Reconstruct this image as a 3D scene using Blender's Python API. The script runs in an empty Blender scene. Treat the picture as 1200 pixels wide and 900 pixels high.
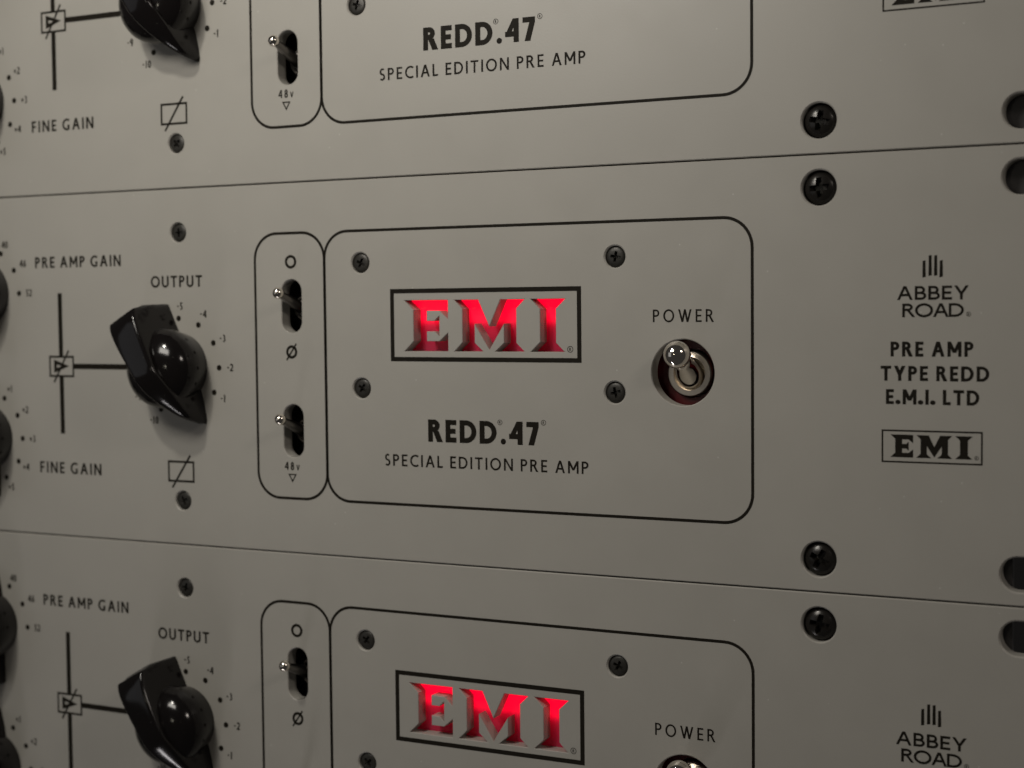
import bpy, bmesh, math
from mathutils import Vector, Matrix, Euler
from mathutils.geometry import delaunay_2d_cdt

S = 0.001                                   # everything below is written in millimetres
PITCH = 88.9
scene = bpy.context.scene
C = scene.collection
PI = math.pi

# ------------------------------------------------------------------ camera
cam_d = bpy.data.cameras.new("camera")
cam = bpy.data.objects.new("camera", cam_d)
C.objects.link(cam)
scene.camera = cam
CAM = Vector((88.833, -312.533, 14.679))
rv = Vector((-0.051348, -0.0019556, 0.469362))
Rm = Matrix.Rotation(rv.length, 3, rv.normalized())
base = Matrix(((1, 0, 0), (0, 0, -1), (0, 1, 0)))
cam.matrix_world = Matrix.Translation(CAM * S) @ (Rm @ base).to_4x4()
cam_d.sensor_width = 36.0
cam_d.lens = 1845.26 / 1200 * 36.0
cam_d.clip_start = 0.005
cam_d.clip_end = 50
cam_d.dof.use_dof = True
fwd = Rm @ Vector((0, 1, 0))
cam_d.dof.focus_distance = (Vector((-42, 0, 0)) - CAM).dot(fwd) * S
cam_d.dof.aperture_fstop = 16.5

# ------------------------------------------------------------------ world, lamps, exposure
w = bpy.data.worlds.new("World")
scene.world = w
w.use_nodes = True
w.node_tree.nodes["Background"].inputs[0].default_value = (1.0, 0.95, 0.90, 1)
w.node_tree.nodes["Background"].inputs[1].default_value = 0.035
scene.view_settings.view_transform = 'Standard'
scene.view_settings.look = 'None'
scene.view_settings.exposure = 0
scene.view_settings.gamma = 1


def lamp(name, loc, target, power, sx, sy, col, spread=180):
    d = bpy.data.lights.new(name, 'AREA')
    d.shape = 'RECTANGLE'
    d.size, d.size_y = sx * S, sy * S
    d.energy = power
    d.color = col
    d.spread = math.radians(spread)
    o = bpy.data.objects.new(name, d)
    C.objects.link(o)
    o.location = Vector(loc) * S
    o.rotation_euler = (Vector(target) - Vector(loc)).to_track_quat('-Z', 'Y').to_euler()
    return o


lamp("key_spot", (-160, -200, 232), (-150, 0, 30), 0.25, 16, 16, (1, 0.95, 0.85))
lamp("soft_top", (-150, -215, 160), (-140, 0, 20), 0.275, 110, 60, (1, 0.945, 0.86))
lamp("soft_left", (-720, -700, 40), (-160, 0, 0), 0.22, 420, 520, (0.96, 0.97, 1.0))  # broad soft light from the left front, source out of view
lamp("warm_lamp", (560, -340, 370), (-20, 0, 0), 0.72, 110, 110, (1, 0.90, 0.80))
lamp("front_lamp", (-85, -560, 40), (-160, 0, 0), 0.04, 24, 24, (1, 0.93, 0.75))
glint_strip = lamp("pointer_glint", (-225, -110, -400), (-225, -110, 0), 0.21, 18, 220, (1, 0.95, 0.95))  # added strip out of view, shaped for the highlight along the pointers
glint_strip.rotation_euler = (PI, 0, math.radians(-25.5))


# ------------------------------------------------------------------ materials
def mat(name, col, rough=0.5, metal=0.0, spec=0.5, noise=0.0, nscale=900, bump=0.0, bscale=4000, speck=None, coat=0.0):
    m = bpy.data.materials.new(name)
    m.use_nodes = True
    nt = m.node_tree
    b = nt.nodes["Principled BSDF"]
    b.inputs["Base Color"].default_value = (*col, 1)
    b.inputs["Roughness"].default_value = rough
    b.inputs["Metallic"].default_value = metal
    b.inputs["Specular IOR Level"].default_value = spec
    b.inputs["Coat Weight"].default_value = coat
    tc = nt.nodes.new("ShaderNodeTexCoord")
    if noise:
        n = nt.nodes.new("ShaderNodeTexNoise")
        n.inputs["Scale"].default_value = nscale
        n.inputs["Detail"].default_value = 6
        nt.links.new(tc.outputs["Object"], n.inputs["Vector"])
        mx = nt.nodes.new("ShaderNodeMix")
        mx.data_type = 'RGBA'
        mx.inputs[6].default_value = (*[c * (1 - noise) for c in col], 1)
        mx.inputs[7].default_value = (*[min(1, c * (1 + noise)) for c in col], 1)
        nt.links.new(n.outputs["Fac"], mx.inputs[0])
        nt.links.new(mx.outputs[2], b.inputs["Base Color"])
    if speck:
        sc, size, share, sp = speck
        vo = nt.nodes.new("ShaderNodeTexVoronoi")
        vo.inputs["Scale"].default_value = sc
        nt.links.new(tc.outputs["Object"], vo.inputs["Vector"])
        lt = nt.nodes.new("ShaderNodeMath")
        lt.operation = 'LESS_THAN'
        lt.inputs[1].default_value = size
        nt.links.new(vo.outputs["Distance"], lt.inputs[0])
        sepc = nt.nodes.new("ShaderNodeSeparateColor")
        nt.links.new(vo.outputs["Color"], sepc.inputs[0])
        l2 = nt.nodes.new("ShaderNodeMath")
        l2.operation = 'LESS_THAN'
        l2.inputs[1].default_value = share
        nt.links.new(sepc.outputs[0], l2.inputs[0])
        mu = nt.nodes.new("ShaderNodeMath")
        mu.operation = 'MULTIPLY'
        nt.links.new(lt.outputs[0], mu.inputs[0])
        nt.links.new(l2.outputs[0], mu.inputs[1])
        mx2 = nt.nodes.new("ShaderNodeMix")
        mx2.data_type = 'RGBA'
        mx2.inputs[7].default_value = (*sp, 1)
        mx2.inputs[6].default_value = (*col, 1)
        if noise:
            nt.links.new(mx.outputs[2], mx2.inputs[6])
        nt.links.new(mu.outputs[0], mx2.inputs[0])
        nt.links.new(mx2.outputs[2], b.inputs["Base Color"])
        n3 = nt.nodes.new("ShaderNodeTexNoise")        # handling marks: patchy gloss
        n3.inputs["Scale"].default_value = 90
        n3.inputs["Detail"].default_value = 5
        nt.links.new(tc.outputs["Object"], n3.inputs["Vector"])
        mr = nt.nodes.new("ShaderNodeMapRange")
        mr.inputs[3].default_value = rough * .75
        mr.inputs[4].default_value = rough * 1.3
        nt.links.new(n3.outputs["Fac"], mr.inputs[0])
        nt.links.new(mr.outputs[0], b.inputs["Roughness"])
    if bump:
        n2 = nt.nodes.new("ShaderNodeTexNoise")
        n2.inputs["Scale"].default_value = bscale
        n2.inputs["Detail"].default_value = 4
        nt.links.new(tc.outputs["Object"], n2.inputs["Vector"])
        bp = nt.nodes.new("ShaderNodeBump")
        bp.inputs["Strength"].default_value = bump
        bp.inputs["Distance"].default_value = 0.00005
        nt.links.new(n2.outputs["Fac"], bp.inputs["Height"])
        nt.links.new(bp.outputs["Normal"], b.inputs["Normal"])
    return m


M_PAINT = mat("grey_enamel", (0.353, 0.340, 0.309), 0.42, noise=0.07, nscale=45, bump=0.3, bscale=2600, speck=(260, .045, .35, (0.46, 0.45, 0.42)))
M_INK = mat("black_print", (0.011, 0.009, 0.006), 0.6, spec=0.12, noise=0.25, nscale=500)
M_KNOB = mat("black_bakelite", (0.006, 0.005, 0.005), 0.12, spec=0.36, bump=0.05, bscale=700, speck=(900, .10, .16, (0.05, 0.048, 0.042)))
M_BLACKSCREW = mat("black_oxide_steel", (0.018, 0.016, 0.014), 0.26, metal=0.3, noise=0.35, nscale=900, bump=0.2, bscale=2500)
M_GREYSCREW = mat("dull_grey_steel", (0.030, 0.028, 0.024), 0.42, metal=0.3, noise=0.3, nscale=900, bump=0.25, bscale=2500)
M_CHROME = mat("chrome", (0.78, 0.73, 0.66), 0.09, metal=1.0, noise=0.06, nscale=700)
M_DARKCHROME = mat("worn_nickel", (0.52, 0.49, 0.46), 0.2, metal=1.0, noise=0.15, nscale=900)
M_DARKLEVER = mat("chrome_dark_reflection", (0.17, 0.16, 0.15), 0.28, metal=1.0)  # dark reflection on the chrome lever shaft, put into the metal colour
M_DARK = mat("black_steel", (0.012, 0.011, 0.011), 0.55, noise=0.3, nscale=300)
M_RAIL = mat("black_rail_paint", (0.06, 0.057, 0.058), 0.45, noise=0.3, nscale=300)

M_RED = bpy.data.materials.new("red_acrylic")
M_RED.use_nodes = True
nt = M_RED.node_tree
nt.nodes.clear()
out = nt.nodes.new("ShaderNodeOutputMaterial")
add = nt.nodes.new("ShaderNodeAddShader")
tr = nt.nodes.new("ShaderNodeBsdfTranslucent")
tr.inputs[0].default_value = (0.95, 0.002, 0.30, 1)
pb = nt.nodes.new("ShaderNodeBsdfPrincipled")
pb.inputs["Base Color"].default_value = (0.18, 0.022, 0.05, 1)
pb.inputs["Roughness"].default_value = 0.22
pb.inputs["Specular IOR Level"].default_value = 0.3
nt.links.new(tr.outputs[0], add.inputs[0])
nt.links.new(pb.outputs[0], add.inputs[1])
nt.links.new(add.outputs[0], out.inputs[0])

M_LED = bpy.data.materials.new("led_glow")
M_LED.use_nodes = True
b = M_LED.node_tree.nodes["Principled BSDF"]
b.inputs["Base Color"].default_value = (0.02, 0.006, 0.006, 1)
b.inputs["Emission Color"].default_value = (1.0, 0.05, 0.25, 1)
b.inputs["Emission Strength"].default_value = 1.25
M_SCATTER = M_LED.copy()
M_SCATTER.name = "scatter_glow"
M_SCATTER.node_tree.nodes["Principled BSDF"].inputs["Emission Strength"].default_value = 0.24  # added faint glow, stands for light scattered below the LED block
M_NICKEL = mat("satin_nickel", (0.80, 0.73, 0.64), 0.30, metal=1.0, noise=0.1, nscale=700)
M_DEEPRED = mat("red_leak_tint", (0.07, 0.003, 0.005), 0.35)  # red LED light leaking inside the switch hole, put into the colour

# ------------------------------------------------------------------ helpers
BASE = Vector((-191.6, 0.0, -44.2))         # unit origin: middle of the panel's lower edge


class MB:
    """collects vertices (mm, in the middle unit's coordinates) and faces"""

    def __init__(self):
        self.v, self.f, self.smooth = [], [], False

    def add(self, vs, fs):
        o = len(self.v)
        self.v += [tuple(p) for p in vs]
        self.f += [tuple(i + o for i in q) for q in fs]

    def box(self, x0, x1, y0, y1, z0, z1):
        vs = [(x, y, z) for x in (x0, x1) for y in (y0, y1) for z in (z0, z1)]
        self.add(vs, [(0, 1, 3, 2), (4, 6, 7, 5), (0, 4, 5, 1), (2, 3, 7, 6), (0, 2, 6, 4), (1, 5, 7, 3)])

    def lathe(self, prof, org, axis, n=48, close=True):
        """prof: list of (r, h) along axis from org"""
        ax = Vector(axis).normalized()
        t = Vector((1, 0, 0)) if abs(ax.x) < 0.9 else Vector((0, 0, 1))
        e1 = (t - ax * t.dot(ax)).normalized()
        e2 = ax.cross(e1)
        vs, fs = [], []
        for r, h in prof:
            for i in range(n):
                a = 2 * PI * i / n
                vs.append(Vector(org) + ax * h + (e1 * math.cos(a) + e2 * math.sin(a)) * r)
        for k in range(len(prof) - 1):
            for i in range(n):
                j = (i + 1) % n
                fs.append((k * n + i, k * n + j, (k + 1) * n + j, (k + 1) * n + i))
        if close:
            fs.append(tuple(reversed(range(n))))
            fs.append(tuple(range((len(prof) - 1) * n, len(prof) * n)))
        self.add(vs, fs)

    def mesh(self, name, origin=BASE, sharp=None, weld=False):
        me = bpy.data.meshes.new(name)
        me.from_pydata([(Vector(p) - origin) * S for p in self.v], [], self.f)
        bm = bmesh.new()
        bm.from_mesh(me)
        if weld:
            bmesh.ops.remove_doubles(bm, verts=bm.verts, dist=1e-7)
            bmesh.ops.recalc_face_normals(bm, faces=bm.faces)
        bm.to_mesh(me)
        bm.free()
        if sharp is not None:
            me.polygons.foreach_set('use_smooth', [True] * len(me.polygons))
            me.set_sharp_from_angle(angle=math.radians(sharp))
        me.update()
        return me


def link(name, me, m, parent, origin=BASE, porigin=BASE, label=None):
    o = bpy.data.objects.new(name, me)
    if m:
        me.materials.clear()
        me.materials.append(m)
    C.objects.link(o)
    o.parent = parent
    o.location = (Vector(origin) - Vector(porigin)) * S
    if label:
        o['label'] = label
    return o


def put(name, mb, m, parent, origin=BASE, porigin=BASE, sharp=None, weld=False, label=None):
    return link(name, mb.mesh(name, Vector(origin), sharp, weld), m, parent, origin, porigin, label)


def circle(cx, cz, r, n=48):
    return [(cx + r * math.cos(2 * PI * i / n), cz + r * math.sin(2 * PI * i / n)) for i in range(n)]


def stadium_v(cx, cz, hw, hh, n=20):
    """upright slot, half width hw, half height hh"""
    s = hh - hw
    p = [(cx + hw * math.cos(PI * i / n), cz + s + hw * math.sin(PI * i / n)) for i in range(n + 1)]
    p += [(cx + hw * math.cos(PI + PI * i / n), cz - s + hw * math.sin(PI + PI * i / n)) for i in range(n + 1)]
    return p


def stadium_h(cx, cz, hw, hh, n=20):
    return [(cx + (z - cz), cz - (x - cx)) for x, z in stadium_v(cx, cz, hh, hw, n)]


def rrect(x0, z0, x1, z1, r, n=12):
    p = []
    for cx, cz, a0 in ((x1 - r, z1 - r, 0), (x0 + r, z1 - r, PI / 2), (x0 + r, z0 + r, PI), (x1 - r, z0 + r, 1.5 * PI)):
        for i in range(n + 1):
            a = a0 + PI / 2 * i / n
            p.append((cx + r * math.cos(a), cz + r * math.sin(a)))
    return p


def area2(p):
    return sum(p[i][0] * p[(i + 1) % len(p)][1] - p[(i + 1) % len(p)][0] * p[i][1] for i in range(len(p)))


def offset(p, d):
    """offset a counter-clockwise loop outwards by d (mitred)"""
    q = []
    n = len(p)
    for i in range(n):
        a, b, c = Vector(p[i - 1]), Vector(p[i]), Vector(p[(i + 1) % n])
        e1, e2 = (b - a).normalized(), (c - b).normalized()
        n1, n2 = Vector((e1.y, -e1.x)), Vector((e2.y, -e2.x))
        m = n1 + n2
        k = m.dot(n1)
        q.append(tuple(b + m * (d / max(k, 0.25))))
    return q


def inside(pt, poly):
    x, y = pt
    c = False
    j = len(poly) - 1
    for i in range(len(poly)):
        xi, yi = poly[i]
        xj, yj = poly[j]
        if (yi > y) != (yj > y) and x < (xj - xi) * (y - yi) / (yj - yi) + xi:
            c = not c
        j = i
    return c


def plate(mb, outer, holes, y0, y1, ch):
    """flat sheet with holes: front at y0, back at y1, edges chamfered by ch (per hole)"""
    outer = outer if area2(outer) > 0 else outer[::-1]
    loops = [(outer, -ch, 0)]
    for h in holes:
        h, c = h if isinstance(h, tuple) else (h, ch)
        loops.append((h if area2(h) > 0 else h[::-1], c, 1))
    front = [offset(l, d) for l, d, _ in loops]
    back = [l for l, _, _ in loops]

    def cap(ls, y, flip):
        pts, edges = [], []
        for l in ls:
            o = len(pts)
            pts += [Vector(p) for p in l]
            edges += [(o + i, o + (i + 1) % len(l)) for i in range(len(l))]
        vs, _, fs, _, _, _ = delaunay_2d_cdt(pts, edges, [], 0, 1e-6)
        keep = []
        for f in fs:
            c = sum((vs[i] for i in f), Vector((0, 0))) / len(f)
            if inside(c, ls[0]) and not any(inside(c, l) for l in ls[1:]):
                a = (vs[f[1]] - vs[f[0]]).cross(vs[f[2]] - vs[f[0]])
                f = list(f) if a > 0 else list(f)[::-1]
                keep.append(f[::-1] if flip else f)
        mb.add([(p.x, y, p.y) for p in vs], keep)

    cap(front, y0, False)
    cap(back, y1, True)
    for k, (l, d, hole) in enumerate(loops):
        n = len(l)
        vs = [(p[0], y0, p[1]) for p in front[k]] + [(p[0], y0 + abs(d), p[1]) for p in l] + [(p[0], y1, p[1]) for p in l]
        fs = []
        for r in range(2):
            for i in range(n):
                j = (i + 1) % n
                q = (r * n + i, r * n + j, (r + 1) * n + j, (r + 1) * n + i)
                fs.append(q if hole else q[::-1])
        mb.add(vs, fs)


# ------------------------------------------------------------------ lettering: stroke-built humanist capitals, cap height 1
def arc(cx, cz, rx, rz, a0, a1, w, wz, n=24):
    q = []
    for i in range(n):
        t0 = math.radians(a0 + (a1 - a0) * i / n)
        t1 = math.radians(a0 + (a1 - a0) * (i + 1) / n)
        P = lambda t, d, e: (cx + (rx - d) * math.cos(t), cz + (rz - e) * math.sin(t))
        q.append([P(t0, 0, 0), P(t1, 0, 0), P(t1, w, wz), P(t0, w, wz)])
    return q


def glyph(ch, w, h=None):
    h = h or w * 0.92
    V = lambda x, z0=0, z1=1: [(x, z0), (x + w, z0), (x + w, z1), (x, z1)]
    H = lambda x0, x1, z: [(x0, z), (x1, z), (x1, z + h), (x0, z + h)]
    D = lambda x0, z0, x1, z1, k=1.06: [(x0, z0), (x0 + w * k, z0), (x1 + w * k, z1), (x1, z1)]
    if ch == ' ':
        return [], 0.16
    if ch == 'A':
        W = 0.80
        return [D(0, 0, W / 2 - w * .56, 1), D(W - w * 1.06, 0, W / 2 - w * .5, 1), H(.2, W - .2, .27)], W
    if ch == 'B':
        r1, r2 = (.5 + h / 2) / 2 + .0, (.5 + h / 2) / 2
        return [V(0), H(w, .30, 1 - h), H(w, .30, .5 - h / 2), H(w, .30, 0)] + arc(.28, 1 - r1, .24, r1, -90, 90, w, h) + arc(.30, r2, .28, r2, -90, 90, w, h), .58
    if ch == 'C':
        return arc(.48, .5, .48, .515, 52, 308, w, h), .74
    if ch == 'D':
        return [V(0), H(w, .30, 1 - h), H(w, .30, 0)] + arc(.30, .5, .46, .5, -90, 90, w, h), .76
    if ch == 'E':
        return [V(0), H(w, .50, 1 - h), H(w, .46, .5 - h / 2), H(w, .50, 0)], .50
    if ch == 'F':
        return [V(0), H(w, .48, 1 - h), H(w, .44, .49 - h / 2)], .48
    if ch == 'G':
        return arc(.48, .5, .48, .515, 50, 300, w, h) + [V(.76 - w, .07, .47), H(.52, .76 - w, .47 - h)], .80
    if ch == 'I':
        return [V(0)], w
    if ch == 'L':
        return [V(0), H(w, .48, 0)], .48
    if ch == 'M':
        W = .86
        return [V(0), V(W - w), D(W / 2 - w * .55, .26, -w * .05, 1, 1.15), D(W / 2 - w * .6, .26, W - w * 1.1, 1, 1.15)], W
    if ch == 'N':
        W = .76
        return [V(0), V(W - w), D(W - w * 1.1, 0, 0, 1, 1.1)], W
    if ch == 'O':
        return arc(.46, .5, .46, .515, 0, 360, w, h, 40), .92
    if ch == 'P':
        r = (.58 + .0) / 2
        return [V(0), H(w, .28, 1 - h), H(w, .28, .42)] + arc(.27, .71, .28, .29, -90, 90, w, h), .55
    if ch == 'R':
        return [V(0), H(w, .28, 1 - h), H(w, .28, .45)] + arc(.27, .725, .27, .275, -90, 90, w, h) + [D(.66 - w * 1.1, 0, .22, .50, 1.2)], .66
    if ch == 'S':
        ru = (1.01 - (.5 - h / 2)) / 2
        rl = (.5 + h / 2 + .01) / 2
        return arc(.27, 1.01 - ru, .24, ru, 42, 270, w, h) + arc(.26, rl - .01, .26, rl, 90, -140, w, h), .52
    if ch == 'T':
        return [H(0, .66, 1 - h), V(.33 - w / 2, 0, 1 - h)], .66
    if ch == 'U':
        return [V(0, .36), V(.70 - w, .36)] + arc(.35, .36, .35, .375, 180, 360, w, h), .70
    if ch == 'W':
        W = 1.12
        return [D(.27, 0, 0, 1), D(.27, 0, W / 2 - w * .53, 1), D(W - .27 - w * 1.06, 0, W / 2 - w * .53, 1), D(W - .27 - w * 1.06, 0, W - w * 1.06, 1)], W
    if ch == 'Y':
        W = .72
        return [V(W / 2 - w / 2, 0, .45), D(W / 2 - w * .6, .42, 0, 1, 1.15), D(W / 2 - w * .55, .42, W - w * 1.15, 1, 1.15)], W
    if ch == 'v':
        return [D(.24 - w * .4, 0, 0, .68, .8), D(.24 - w * .4, 0, .50 - w * .8, .68, .8)], .50
    if ch == '.':
        return [[(.10 + .115 * w / .14 * math.cos(t * PI / 8), .10 * w / .14 + .105 * w / .14 * math.sin(t * PI / 8)) for t in range(16)]], .24
    if ch == '-':
        return [H(.06, .34, .40)], .40
    if ch == '+':
        return [H(.03, .50, .40), [(.265 - w / 2, .17), (.265 + w / 2, .17), (.265 + w / 2, .40), (.265 - w / 2, .40)], [(.265 - w / 2, .40 + h), (.265 + w / 2, .40 + h), (.265 + w / 2, .70), (.265 - w / 2, .70)]], .53
    if ch == '0':
        return arc(.27, .5, .27, .51, 0, 360, w, h, 32), .54
    if ch == '1':
        return [V(.10)], .10 + w + .08
    if ch == '2':
        return arc(.25, .73, .25, .275, 165, -32, w, h) + [D(0, h * .8, .40 - w * .2, .60, 1.1), H(0, .52, 0)], .52
    if ch == '3':
        r1 = (1.01 - .5 + h / 2) / 2
        r2 = (.5 + h / 2 + .01) / 2
        return arc(.22, 1.01 - r1, .23, r1, 130, -90, w, h) + arc(.22, r2 - .01, .26, r2, 90, -130, w, h), .50
    if ch == '4':
        return [V(.36, 0, 1), H(0, .58, .24), D(0, .24 + h * .4, .36 - w * .15, 1, 1.0)], .58
    if ch == '5':
        return [H(.08, .46, 1 - h), [(.08, .5), (.08 + w, .5), (.08 + w, 1 - h), (.08, 1 - h)]] + arc(.18, .31, .29, .32, 110, -120, w, h), .50
    if ch == '6':
        return arc(.27, .32, .27, .33, 0, 360, w, h, 32) + [D(.02, .40, .27, 1, 1.15)], .54
    if ch == '7':
        return [H(0, .52, 1 - h), D(.08, 0, .52 - w * 1.1, 1 - h, 1.1)], .52
    if ch == '8':
        r1 = (1.01 - .5 + h / 2) / 2
        r2 = (.5 + h / 2 + .01) / 2
        return arc(.27, 1.01 - r1, .23, r1, 0, 360, w, h, 32) + arc(.27, r2 - .01, .26, r2, 0, 360, w, h, 32), .54
    if ch == '9':
        return arc(.27, .68, .27, .33, 0, 360, w, h, 32) + [D(.20, 0, .52 - w * 1.15, .58, 1.15)], .54
    return [], .3


class Ink(MB):
    def __init__(self):
        super().__init__()
        self.n = 0

    def poly(self, p):
        if area2(p) < 0:
            p = p[::-1]
        y = -0.02 - 0.0006 * self.n
        self.n = (self.n + 1) % 60
        self.add([(a, y, c) for a, c in p], [tuple(range(len(p)))])

    def ring(self, outer, inner):
        n = len(outer)
        for i in range(n):
            j = (i + 1) % n
            self.add([(outer[i][0], -.02, outer[i][1]), (outer[j][0], -.02, outer[j][1]), (inner[j][0], -.02, inner[j][1]), (inner[i][0], -.02, inner[i][1])], [(0, 1, 2, 3)])

    def loop(self, p, w):
        """closed line of width w, p is its outer edge"""
        p = p if area2(p) > 0 else p[::-1]
        self.ring(p, offset(p, -w))

    def rect(self, x0, z0, x1, z1):
        self.poly([(x0, z0), (x1, z0), (x1, z1), (x0, z1)])

    def line(self, x0, z0, x1, z1, w):
        d = Vector((x1 - x0, z1 - z0)).normalized()
        n = Vector((-d.y, d.x)) * w / 2
        self.poly([(x0 - n.x, z0 - n.y), (x1 - n.x, z1 - n.y), (x1 + n.x, z1 + n.y), (x0 + n.x, z0 + n.y)])

    def text(self, s, x0, x1, z, cap, wt, widen=1.0):
        """set s between x0 and x1 (tracking takes up the slack)"""
        gl = [glyph(c, wt / widen, wt * .92) for c in s]
        tot = sum(g[1] for g in gl) * cap * widen
        gaps = len(s) - 1
        tr = (x1 - x0 - tot) / gaps if gaps else 0
        x = x0 if gaps else (x0 + x1 - tot) / 2
        for polys, adv in gl:
            for p in polys:
                self.poly([(x + a * cap * widen, z + b * cap) for a, b in p])
            x += adv * cap * widen + tr

    def centred(self, s, cx, cz, cap, wt, track=.12):
        gl = [glyph(c, wt) for c in s]
        tot = sum(g[1] for g in gl) * cap + track * cap * (len(s) - 1)
        self.text(s, cx - tot / 2, cx + tot / 2, cz - cap / 2, cap, wt)

    def registered(self, cx, cz, r):
        self.ring(circle(cx, cz, r, 24), circle(cx, cz, r * .80, 24))
        self.text('R', cx - .1, cx + .1, cz - r * .5, r, .17)


# ------------------------------------------------------------------ the shapes of the unit
LE = [(-97.5, 16.05), (-86.0, 16.05), (-86.0, 11.7), (-88.2, 13.62), (-91.55, 13.62), (-91.55, 11.3), (-89.5, 11.3), (-88.25, 12.45), (-88.25, 7.8), (-89.5, 8.9), (-91.55, 8.9), (-91.55, 6.66), (-88.25, 6.66), (-86.0, 8.6), (-86.0, 4.33), (-97.5, 4.33), (-95.05, 6.65), (-95.05, 13.85)]
LM = [(-84.35, 16.02), (-78.2, 16.02), (-75.42, 9.99), (-72.55, 16.02), (-66.55, 16.02), (-68.65, 13.98), (-68.65, 6.3), (-66.6, 4.33), (-74.0, 4.33), (-71.7, 6.3), (-71.7, 10.62), (-75.42, 4.75), (-79.15, 10.62), (-79.15, 6.3), (-76.95, 4.33), (-84.4, 4.33), (-82.25, 6.45), (-82.25, 13.95)]
LI = [(-65.1, 16.03), (-56.6, 16.03), (-58.9, 13.85), (-58.9, 6.35), (-56.8, 4.33), (-65.1, 4.33), (-62.75, 6.5), (-62.75, 13.85)]
SLOTS = [(-128.75, 14.95), (-128.75, -14.95)]
RACK = [(0, 37.75), (0, -37.7), (-383.2, 37.75), (-383.2, -37.7)]
SMALL = [(-109.25, 24.9), (-109.3, -4.4), (-44.75, 24.9), (-44.95, -4.35), (-162.45, 33.5), (-162.5, -33.4)]
EARS = [(43.0, 38.25), (43.0, -38.2), (-426.2, 38.25), (-426.2, -38.2)]
POWER = (-29.35, 0.1)
DIAL = (-162.74, 0.04)
GAIN = (-227.66, 19.1)
FINE = (-227.66, -19.3)
T = 3.4


def make_screw(r, dome, recess, arm, depth, y, rot):
    """domed head with a cut cross recess, as one mesh around the origin (mm), front towards -Y"""
    bm = bmesh.new()
    mb = MB()
    prof = [(r * .55, 3.0), (r * .98, 2.2), (r, .45)]
    n = 10
    for i in range(1, n + 1):
        t = i / n
        rr = r * (1 - t)
        prof.append((max(rr, .001), -dome * (1 - (rr / r) ** 2) + (.45 if i == 0 else .3 * (rr / r) ** 6)))
    mb.lathe([(p, -q) for p, q in prof], (0, y, 0), (0, -1, 0), 40)
    me = mb.mesh('screw_blank', Vector((0, 0, 0)), None, True)
    a = bpy.data.objects.new('blank', me)
    C.objects.link(a)
    cb = MB()
    zc = y - dome
    for k in range(2):                       # tapered cross: wide in front, narrow at the bottom
        vs = []
        for yy, L, W in ((zc - .5, recess * 1.12, arm * 1.12), (zc + depth, recess * .45, arm * .62)):
            for sx, sz in ((-1, -1), (1, -1), (1, 1), (-1, 1)):
                p = (sx * L, sz * W) if k == 0 else (sx * W, sz * L)
                c, s = math.cos(rot), math.sin(rot)
                vs.append((p[0] * c - p[1] * s, yy, p[0] * s + p[1] * c))
        tmp = MB()
        tmp.add(vs, [(0, 1, 2, 3), (7, 6, 5, 4), (0, 4, 5, 1), (1, 5, 6, 2), (2, 6, 7, 3), (3, 7, 4, 0)])
        m2 = tmp.mesh('cut', Vector((0, 0, 0)), None, True)
        co = bpy.data.objects.new('cut', m2)
        C.objects.link(co)
        md = a.modifiers.new('b%d' % k, 'BOOLEAN')
        md.operation = 'DIFFERENCE'
        md.object = co
        md.solver = 'EXACT'
        cb.v.append(co)
    dg = bpy.context.evaluated_depsgraph_get()
    dg.update()
    res = bpy.data.meshes.new_from_object(a.evaluated_get(dg))
    for co in cb.v:
        bpy.data.objects.remove(co)
    bpy.data.objects.remove(a)
    res.polygons.foreach_set('use_smooth', [True] * len(res.polygons))
    res.set_sharp_from_angle(angle=math.radians(32))
    return res


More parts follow.
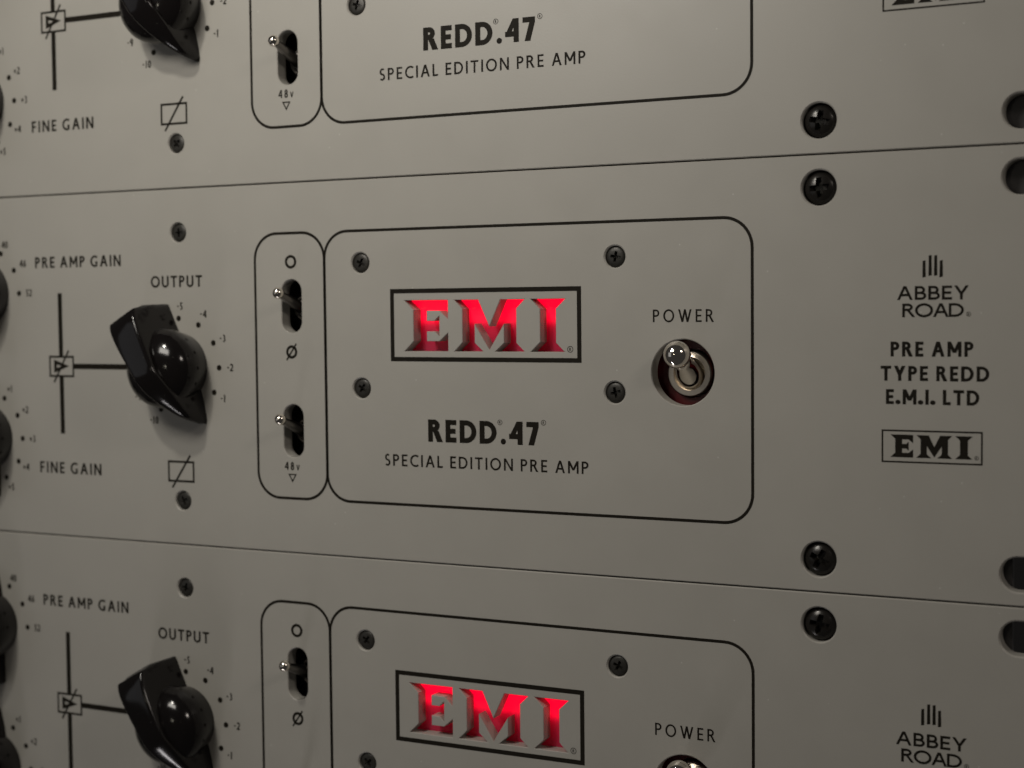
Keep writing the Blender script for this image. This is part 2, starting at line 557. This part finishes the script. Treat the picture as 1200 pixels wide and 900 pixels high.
def knob_meshes():
    """pointer knob around the origin, pointer along +X local (mm), front towards -Y"""
    body = MB()
    prof = [(8.6, 0.15), (8.8, -1.0), (9.5, -3.5), (9.9, -6.0)]
    for i in range(1, 21):
        t = PI / 2 * i / 20
        prof.append((max(9.9 * math.cos(t) ** .95, .01), -6.0 - 7.0 * math.sin(t) ** .95))
    body.lathe([(r, -h) for r, h in prof], (0, 0, 0), (0, -1, 0), 64)
    fin = MB()
    keys_h = [(-15.6, 11.6), (-15.2, 12.4), (-14, 13.5), (-12, 14.3), (-9, 14.7), (-4, 14.8), (2, 14.7), (4, 13.9), (6, 12.8), (8, 11.5), (10, 10.0), (12, 8.3), (13.4, 6.7), (14.5, 5.0), (15.2, 3.4), (15.6, 1.9)]

    def interp(x):
        for (a, p), (b_, q) in zip(keys_h, keys_h[1:]):
            if a <= x <= b_:
                return p + (q - p) * (x - a) / (b_ - a)
        return keys_h[-1][1]
    xs = [-15.6, -15.45, -15.1, -14.6, -14, -13, -11.5, -10, -8, -6, -4, -2, 0, 1.5, 3, 4, 5, 6, 7, 8, 9, 10, 11, 12, 13, 13.8, 14.6, 15.2, 15.6]
    rows = []
    for x in xs:
        wt = 3.4 - .08 * x
        if x > 3:
            wt = 2.96 * max(0, 1 - ((x - 3) / 12.7) ** 1.8) + .2
        wb = wt + .45
        hh = (interp(x - .6) + 2 * interp(x) + interp(min(x + .6, 15.5))) / 4
        e = max(0, (-14.9 - x) / .7)             # rounded tail end
        k = math.sqrt(max(0, 1 - e * e)) * .12 + .88 if e > 0 else 1
        wb, wt, hh = wb * k, wt * k, hh * (k * .3 + .7)
        r = min(.9, wt * .45, hh * .4)
        row = [(wb, .15), (wb - (wb - wt) * .3, -hh * .3), (wt + (wb - wt) * .1, -(hh - r * 1.6))]
        for i in range(6):
            t = PI / 2 * i / 5
            row.append((wt - r + r * math.cos(t), -(hh - r + r * math.sin(t)) + (0 if i else 0)))
        row.append((wt * .35, -hh - .12))
        row += [(-p, q) for p, q in reversed(row)]
        rows.append([(x, q, p) for p, q in row])
    n = len(rows[0])
    vs = [p for r in rows for p in r]
    fs = []
    for k in range(len(rows) - 1):
        for i in range(n):
            j = (i + 1) % n
            fs.append((k * n + i, k * n + j, (k + 1) * n + j, (k + 1) * n + i))
    fs.append(tuple(range(n)))
    fs.append(tuple(reversed(range((len(rows) - 1) * n, len(rows) * n))))
    fin.add(vs, fs)
    o = Vector((0, 0, 0))
    return body.mesh('knob', o, 40, True), fin.mesh('pointer', o, 35, True)


def make_unit():
    root = bpy.data.objects.new('rack_preamp', None)
    root.empty_display_size = 0.02
    C.objects.link(root)
    root['category'] = 'preamp'
    root['group'] = 'preamp panels stacked in the rack'

    # --- faceplate
    fp = MB()
    holes = [(LE, .10), (LM, .10), (LI, .10)]
    holes += [(stadium_v(x, z, 2.85, 6.4), .18) for x, z in SLOTS]
    holes += [(circle(x, z, 3.6), .28) for x, z in RACK]
    holes += [(circle(x, z, 2.38, 32), .28) for x, z in SMALL]
    holes += [(stadium_h(x, z, 7.2, 3.4), .30) for x, z in EARS]
    holes += [(circle(POWER[0], POWER[1], 7.05, 64), .2)]
    plate(fp, rrect(-432.9, -44.3, 49.7, 44.3, .5, 4), holes, 0, T, .2)
    face = put('faceplate', fp, M_PAINT, root)

    # --- chassis: open-fronted dark steel tub behind the plate
    ch = MB()
    x0, x1, y0, y1, z0, z1, t = -413, 27, T + .05, 190, -42.6, 42.6, 1.2
    ch.box(x0, x1, y0, y1, z0, z0 + t)
    ch.box(x0, x1, y0, y1, z1 - t, z1)
    ch.box(x0, x0 + t, y0, y1, z0 + t, z1 - t)
    ch.box(x1 - t, x1, y0, y1, z0 + t, z1 - t)
    ch.box(x0 + t, x1 - t, y1 - t, y1, z0 + t, z1 - t)
    put('chassis', ch, M_DARK, root)

    # --- printed marks (sub-parts of the faceplate)
    def ink(name, it, label=None):
        return put(name, it, M_INK, face, label=label)

    i = Ink(); i.loop(rrect(-139.55, -31.55, -118.95, 32.75, 6.6), .66)
    ink('outline', i, 'narrow black rounded outline round the two small switches')
    i = Ink(); i.loop(rrect(-119.5, -31.55, -13.7, 32.75, 6.6), .66)
    ink('outline', i, 'wide black rounded outline round the lit sign and power switch')
    i = Ink(); i.loop([(-101.2, 2.0), (-52.75, 2.0), (-52.75, 18.7), (-101.2, 18.7)], 1.03)
    ink('sign_border', i)
    i = Ink(); i.registered(-55.45, 4.95, .72); ink('trademark_sign', i)

    i = Ink()
    i.text('REDD', -91.5, -73.8, -16.4, 5.15, .245, 1.1)
    i.poly(circle(-72.12, -15.78, .66, 20))
    i.text('47', -70.65, -63.3, -16.4, 5.2, .245, 1.12)
    i.registered(-72.95, -11.5, .62); i.registered(-62.1, -11.3, .62)
    ink('lettering', i, 'bold black REDD.47')
    i = Ink(); i.text('SPECIAL EDITION PRE AMP', -103.25, -51.3, -22.3, 2.75, .165, 1.08); ink('lettering', i, 'black SPECIAL EDITION PRE AMP line')
    i = Ink(); i.text('POWER', -36.05, -22.4, 10.8, 2.68, .145); ink('lettering', i, 'black word POWER')
    i = Ink(); i.text('OUTPUT', -171.25, -155.2, 20.0, 2.88, .195, 1.08); ink('lettering', i, 'black word OUTPUT')
    i = Ink(); i.text('PRE AMP GAIN', -209.6, -180.8, 25.6, 2.88, .195, 1.08); ink('lettering', i, 'black words PRE AMP GAIN')
    i = Ink(); i.text('FINE GAIN', -209.55, -188.7, -28.05, 2.95, .195, 1.08); ink('lettering', i, 'black words FINE GAIN')
    i = Ink()
    i.text('ABBEY', 15.75, 29.6, 14.95, 2.72, .19, 1.42)
    i.text('ROAD', 16.8, 28.7, 11.57, 2.68, .19, 1.42)
    i.registered(29.6, 12.1, .46)
    ink('lettering', i, 'black ABBEY ROAD in wide capitals')
    i = Ink()
    for xc, zt, zb in ((21.03, 22.7, 19.3), (22.2, 23.72, 19.6), (23.27, 23.68, 19.6), (24.34, 22.68, 19.3)):
        wt, wbm = (.56, .66)
        i.poly([(xc - wbm / 2, zb), (xc + wbm / 2, zb + .12), (xc + wt / 2, zt), (xc - wt / 2, zt - .12)])
    ink('emblem', i, 'four upright black bars above ABBEY ROAD')
    i = Ink()
    i.text('PRE AMP', 14.5, 30.55, 3.8, 2.95, .215, 1.06)
    i.text('TYPE REDD', 12.55, 33.55, -1.0, 2.95, .215, 1.06)
    i.text('E.M.I. LTD', 13.6, 31.7, -5.65, 2.95, .215, 1.06)
    ink('lettering', i, 'bold black PRE AMP TYPE REDD E.M.I. LTD in three lines')
    i = Ink()
    i.loop([(12.75, -17.3), (32.4, -17.3), (32.4, -10.75), (12.75, -10.75)], .33)
    k = (30.48 - 14.5) / (-56.6 + 97.5)
    for L in (LE, LM, LI):
        pts = [Vector(((x + 97.5) * k + 14.5, (z - 4.33) * (4.5 / 11.7) - 16.2)) for x, z in L]
        vs, _, fs, _, _, _ = delaunay_2d_cdt(pts, [(q, (q + 1) % len(pts)) for q in range(len(pts))], [], 0, 1e-6)
        for f in fs:
            c = sum((vs[q] for q in f), Vector((0, 0))) / len(f)
            if inside(c, [tuple(p) for p in pts]):
                i.poly([tuple(vs[q]) for q in f])
    i.registered(31.25, -15.9, .42)
    ink('emblem', i, 'small boxed black EMI mark')
    # switch legends
    i = Ink()
    i.ring([(x, z) for x, z in [(-128.8 + 1.66 * math.cos(2 * PI * q / 36), 25.58 + 1.64 * math.sin(2 * PI * q / 36)) for q in range(36)]],
           [(-128.8 + 0.98 * math.cos(2 * PI * q / 36), 25.58 + 0.98 * math.sin(2 * PI * q / 36)) for q in range(36)])
    ink('switch_legend', i, 'black ring above the upper switch')
    i = Ink()
    i.ring(circle(-128.9, 4.03, 1.62, 36), circle(-128.9, 4.03, 0.95, 36))
    i.line(-130.4, 2.05, -127.55, 6.0, .42)
    ink('switch_legend', i, 'black struck-through ring below the upper switch')
    i = Ink()
    i.text('48v', -131.5, -127.15, -24.4, 1.95, .18)
    i.loop([(-129.27, -27.4), (-128.0, -25.3), (-130.5, -25.3)], .32)
    ink('switch_legend', i, 'black 48v with a small triangle')
    # gain diagram
    i = Ink()
    i.rect(-202.12, 2.7, -200.7, 19.0)
    i.rect(-202.12, -17.6, -200.7, -2.85)
    i.rect(-197.1, -.7, -177.5, .68)
    i.loop([(-205.55, -2.85), (-197.1, -2.85), (-197.1, 2.72), (-205.55, 2.72)], .55)
    i.loop([(-203.9, -1.75), (-198.7, .02), (-203.9, 1.75)], .95)
    i.line(-204.0, -4.25, -198.85, 4.1, .55)
    ink('diagram', i, 'black signal line with a boxed arrow')
    i = Ink()
    i.loop([(-167.05, -28.75), (-158.75, -28.75), (-158.75, -23.35), (-167.05, -23.35)], .55)
    i.line(-165.75, -30.2, -160.0, -21.95, .55)
    ink('diagram', i, 'black box crossed by a slanting line')

    # dial scales
    i = Ink()
    for q in range(11):                       # 0 at -60 deg, then each 30 deg
        a = math.radians(-60 + 30 * q)
        i.poly(circle(DIAL[0] + 12.2 * math.cos(a), DIAL[1] + 12.2 * math.sin(a), .72, 16))
    for s_, x, z in (('-5', -162.3, 15.3), ('-4', -155.1, 13.3), ('-3', -149.35, 7.3), ('-2', -147.2, .15), ('-1', -149.5, -7.5), ('0', -155.0, -13.05), ('-10', -171.1, -13.3), ('-9', -176.2, -7.5)):
        i.centred(s_, x, z, 1.85, .19, .1)
    ink('dial_scale', i, 'dots numbered 0 to -10 round the output knob')
    i = Ink()
    for q in range(0, 6):
        a = math.radians(30 * q)
        i.poly(circle(GAIN[0] + 12.2 * math.cos(a), GAIN[1] + 12.2 * math.sin(a), .72, 16))
    for s_, x, z in (('40', -220.1, 32.0), ('46', -213.9, 26.9), ('52', -212.0, 19.2)):
        i.centred(s_, x, z, 1.85, .19, .1)
    ink('dial_scale', i, 'dots numbered 40, 46 and 52 by the upper gain knob')
    i = Ink()
    for q in range(-2, 3):
        a = math.radians(30 * q)
        i.poly(circle(FINE[0] + 12.2 * math.cos(a), FINE[1] + 12.2 * math.sin(a), .72, 16))
    for s_, x, z in (('+1', -219.6, -6.2), ('+2', -214.3, -11.6), ('+3', -212.0, -19.25), ('+4', -214.5, -26.8), ('+5', -219.9, -32.35)):
        i.centred(s_, x, z, 1.85, .19, .1)
    ink('dial_scale', i, 'dots numbered +1 to +5 by the fine gain knob')

    # --- screws
    big = [make_screw(3.32, .95, 2.45, .62, 1.7, .85, r) for r in (.35, .62)]
    for k, (x, z) in enumerate(RACK):
        link('screw', big[k % 2], M_BLACKSCREW, root, (x, 0, z))
    small = [make_screw(2.32, .16, 1.35, .34, 1.0, .42, r) for r in (.05, .7, .35)]
    for k, (x, z) in enumerate(SMALL):
        link('screw', small[k % 3], M_GREYSCREW, root, (x, 0, z))

    # --- knobs
    kb, kp = knob_meshes()
    for (x, z), ang, lab in ((DIAL, -60.5, 'black output knob'), (GAIN, 86, 'black gain knob'), (FINE, 86, 'black fine gain knob')):
        kn = link('knob', kb, M_KNOB, root, (x, -.1, z), label=lab)
        p = link('pointer', kp, M_KNOB, kn, (x, -.1, z), (x, -.1, z))
        p.rotation_euler = (0, -math.radians(ang), 0)

    # --- small toggle switches behind the slots
    for x, z in SLOTS:
        sw = MB()
        sw.box(x - 6, x + 6, 8.2, 22, z - 8, z + 8)
        m = put('toggle_switch', sw, M_DARK, root, (x, 0, z))
        ring = MB()
        ring.lathe([(3.05, 0), (3.05, 2.7), (2.85, 2.95), (2.45, 2.95), (2.25, 2.7), (2.25, .1)], (x, 8.15, z - .4), (0, -1, 0), 40, False)
        put('bushing', ring, M_DARKCHROME, m, (x, 0, z), (x, 0, z), 30)
        lv = MB()
        a, b_ = Vector((x, 7.6, z - 1.6)), Vector((x, -5.4, z + 3.15))
        L = (b_ - a).length
        prof = [(1.5, 0), (1.42, L * .35), (1.1, L * .72), (.85, L - 1.5), (.85, L - 1.0)]
        for q in range(1, 15):
            t = -PI / 2 + PI * (q + 1.2) / 15.2
            prof.append((max(1.36 * math.cos(t), .01), L + 1.36 * math.sin(t)))
        lv.lathe(prof, a, b_ - a, 32)
        lo = put('lever', lv, M_DARKLEVER, m, (x, 0, z), (x, 0, z), 50)
        lo.data.materials.append(M_CHROME)
        for p in lo.data.polygons:
            if p.index >= 4 * 32:
                p.material_index = 1

    # --- power switch
    px, pz = POWER
    ps = MB()
    ps.lathe([(4.95, 0), (4.95, 7.2), (4.7, 7.5), (3.6, 7.5), (3.35, 7.0), (3.2, 6.2), (2.4, 5.9), (2.3, 4)], (px, 11.4, pz - .35), (0, -1, 0), 64, False)
    pw = put('power_switch', ps, M_NICKEL, root, (px, 0, pz), sharp=30)
    nut = MB()
    nut.lathe([(8.2, 0), (8.2, 1.4), (7.6, 1.8), (4.98, 1.8)], (px, 11.2, pz - .35), (0, -1, 0), 6, False)
    put('nut', nut, M_DARKCHROME, pw, (px, 0, pz), (px, 0, pz))
    leak = MB()
    leak.lathe([(9.2, 0), (9.2, .5), (5.3, .5), (5.2, 0)], (px, T + 2.6, pz - .35), (0, -1, 0), 48, False)
    put('red_leak_ring', leak, M_DEEPRED, pw, (px, 0, pz), (px, 0, pz), 30)  # added ring, its red stands in for leaked LED light
    lv = MB()
    a, b_ = Vector((px, 5.6, pz - 1.0)), Vector((px, -3.25, pz + 3.9))
    L = (b_ - a).length
    prof = [(.01, -3.2), (1.7, -2.8), (2.7, -1.7), (3.15, 0), (3.05, 1.5), (2.65, 3.2), (2.15, 4.8), (1.9, 6.2), (1.9, L - 2.5)]
    for q in range(0, 20):
        t = math.radians(-52) + (PI / 2 + math.radians(52)) * q / 19
        prof.append((max(2.9 * math.cos(t), .01), L + 2.9 * math.sin(t)))
    lv.lathe(prof, a, b_ - a, 48)
    put('lever', lv, M_CHROME, pw, (px, 0, pz), (px, 0, pz), 50)

    # --- lit sign: red acrylic sheet behind the cut letters, LED block behind its upper half
    rp = MB()
    plate(rp, rrect(-105, -1.6, -49.5, 20.5, 1, 4), [], T + .06, T + .16, .02)
    sheet = put('sign_panel', rp, M_RED, root)
    ld = MB()
    ld.box(-101, -53, T + 1.0, T + 1.1, 10.7, 19.2)
    put('glow_block', ld, M_LED, sheet)
    ld = MB()
    ld.box(-101, -53, T + 3.4, T + 3.5, 7.2, 10.5)  # added glow plate, softens the fade down the letters
    put('glow_block', ld, M_SCATTER, sheet, label='added dim glow for light scattered lower down')
    return root


def copy_tree(o, parent=None):
    c = o.copy()
    C.objects.link(c)
    c.parent = parent
    for chd in list(o.children):
        copy_tree(chd, c)
    return c


unit = make_unit()
LABELS = {0: 'grey preamp panel in the middle, seen whole from top seam to bottom seam, sign lit',
          1: 'grey preamp panel on top, showing only its lower half',
          -1: 'grey preamp panel at the bottom, its power switch cut off by the frame'}
for k in (0, 1, -1):
    u = unit if k == 0 else copy_tree(unit)
    for q, chd in enumerate(u.children):
        if chd.name.startswith('screw'):     # every screw was driven home at its own angle
            chd.rotation_euler = (0, (q * 2.39996 + k * 1.3) % (2 * PI), 0)
    u.location = (BASE + Vector((0, 0, k * PITCH))) * S
    u['label'] = LABELS[k]

# ------------------------------------------------------------------ rack rails the panels hang on
for x0, x1, sx, lab in ((28.6, 52.5, 43.0, 'black steel rack rail behind the right ends of the panels'),
                        (-436, -412.6, -426.2, 'black steel rack rail behind the left ends of the panels')):
    r = MB()
    hs = []
    for z in (38.1 - PITCH, -38.1):          # cage-nut openings by the lower seam
        hs.append(rrect(sx - 5.5, z - 4.6, sx + 4.2, z + 4.2, .4, 3))
    o = Vector((x0, 5, -133))
    plate(r, rrect(x0, -134, x1, 134, .5, 3), hs, T + .6, T + 2.6, .1)
    r.box(x0, x0 + 2, T + 2.65, 40, -134, 134)
    ob = put('rack_rail', r, M_RAIL, None, o, (0, 0, 0))
    ob['label'] = lab
    ob['category'] = 'rail'
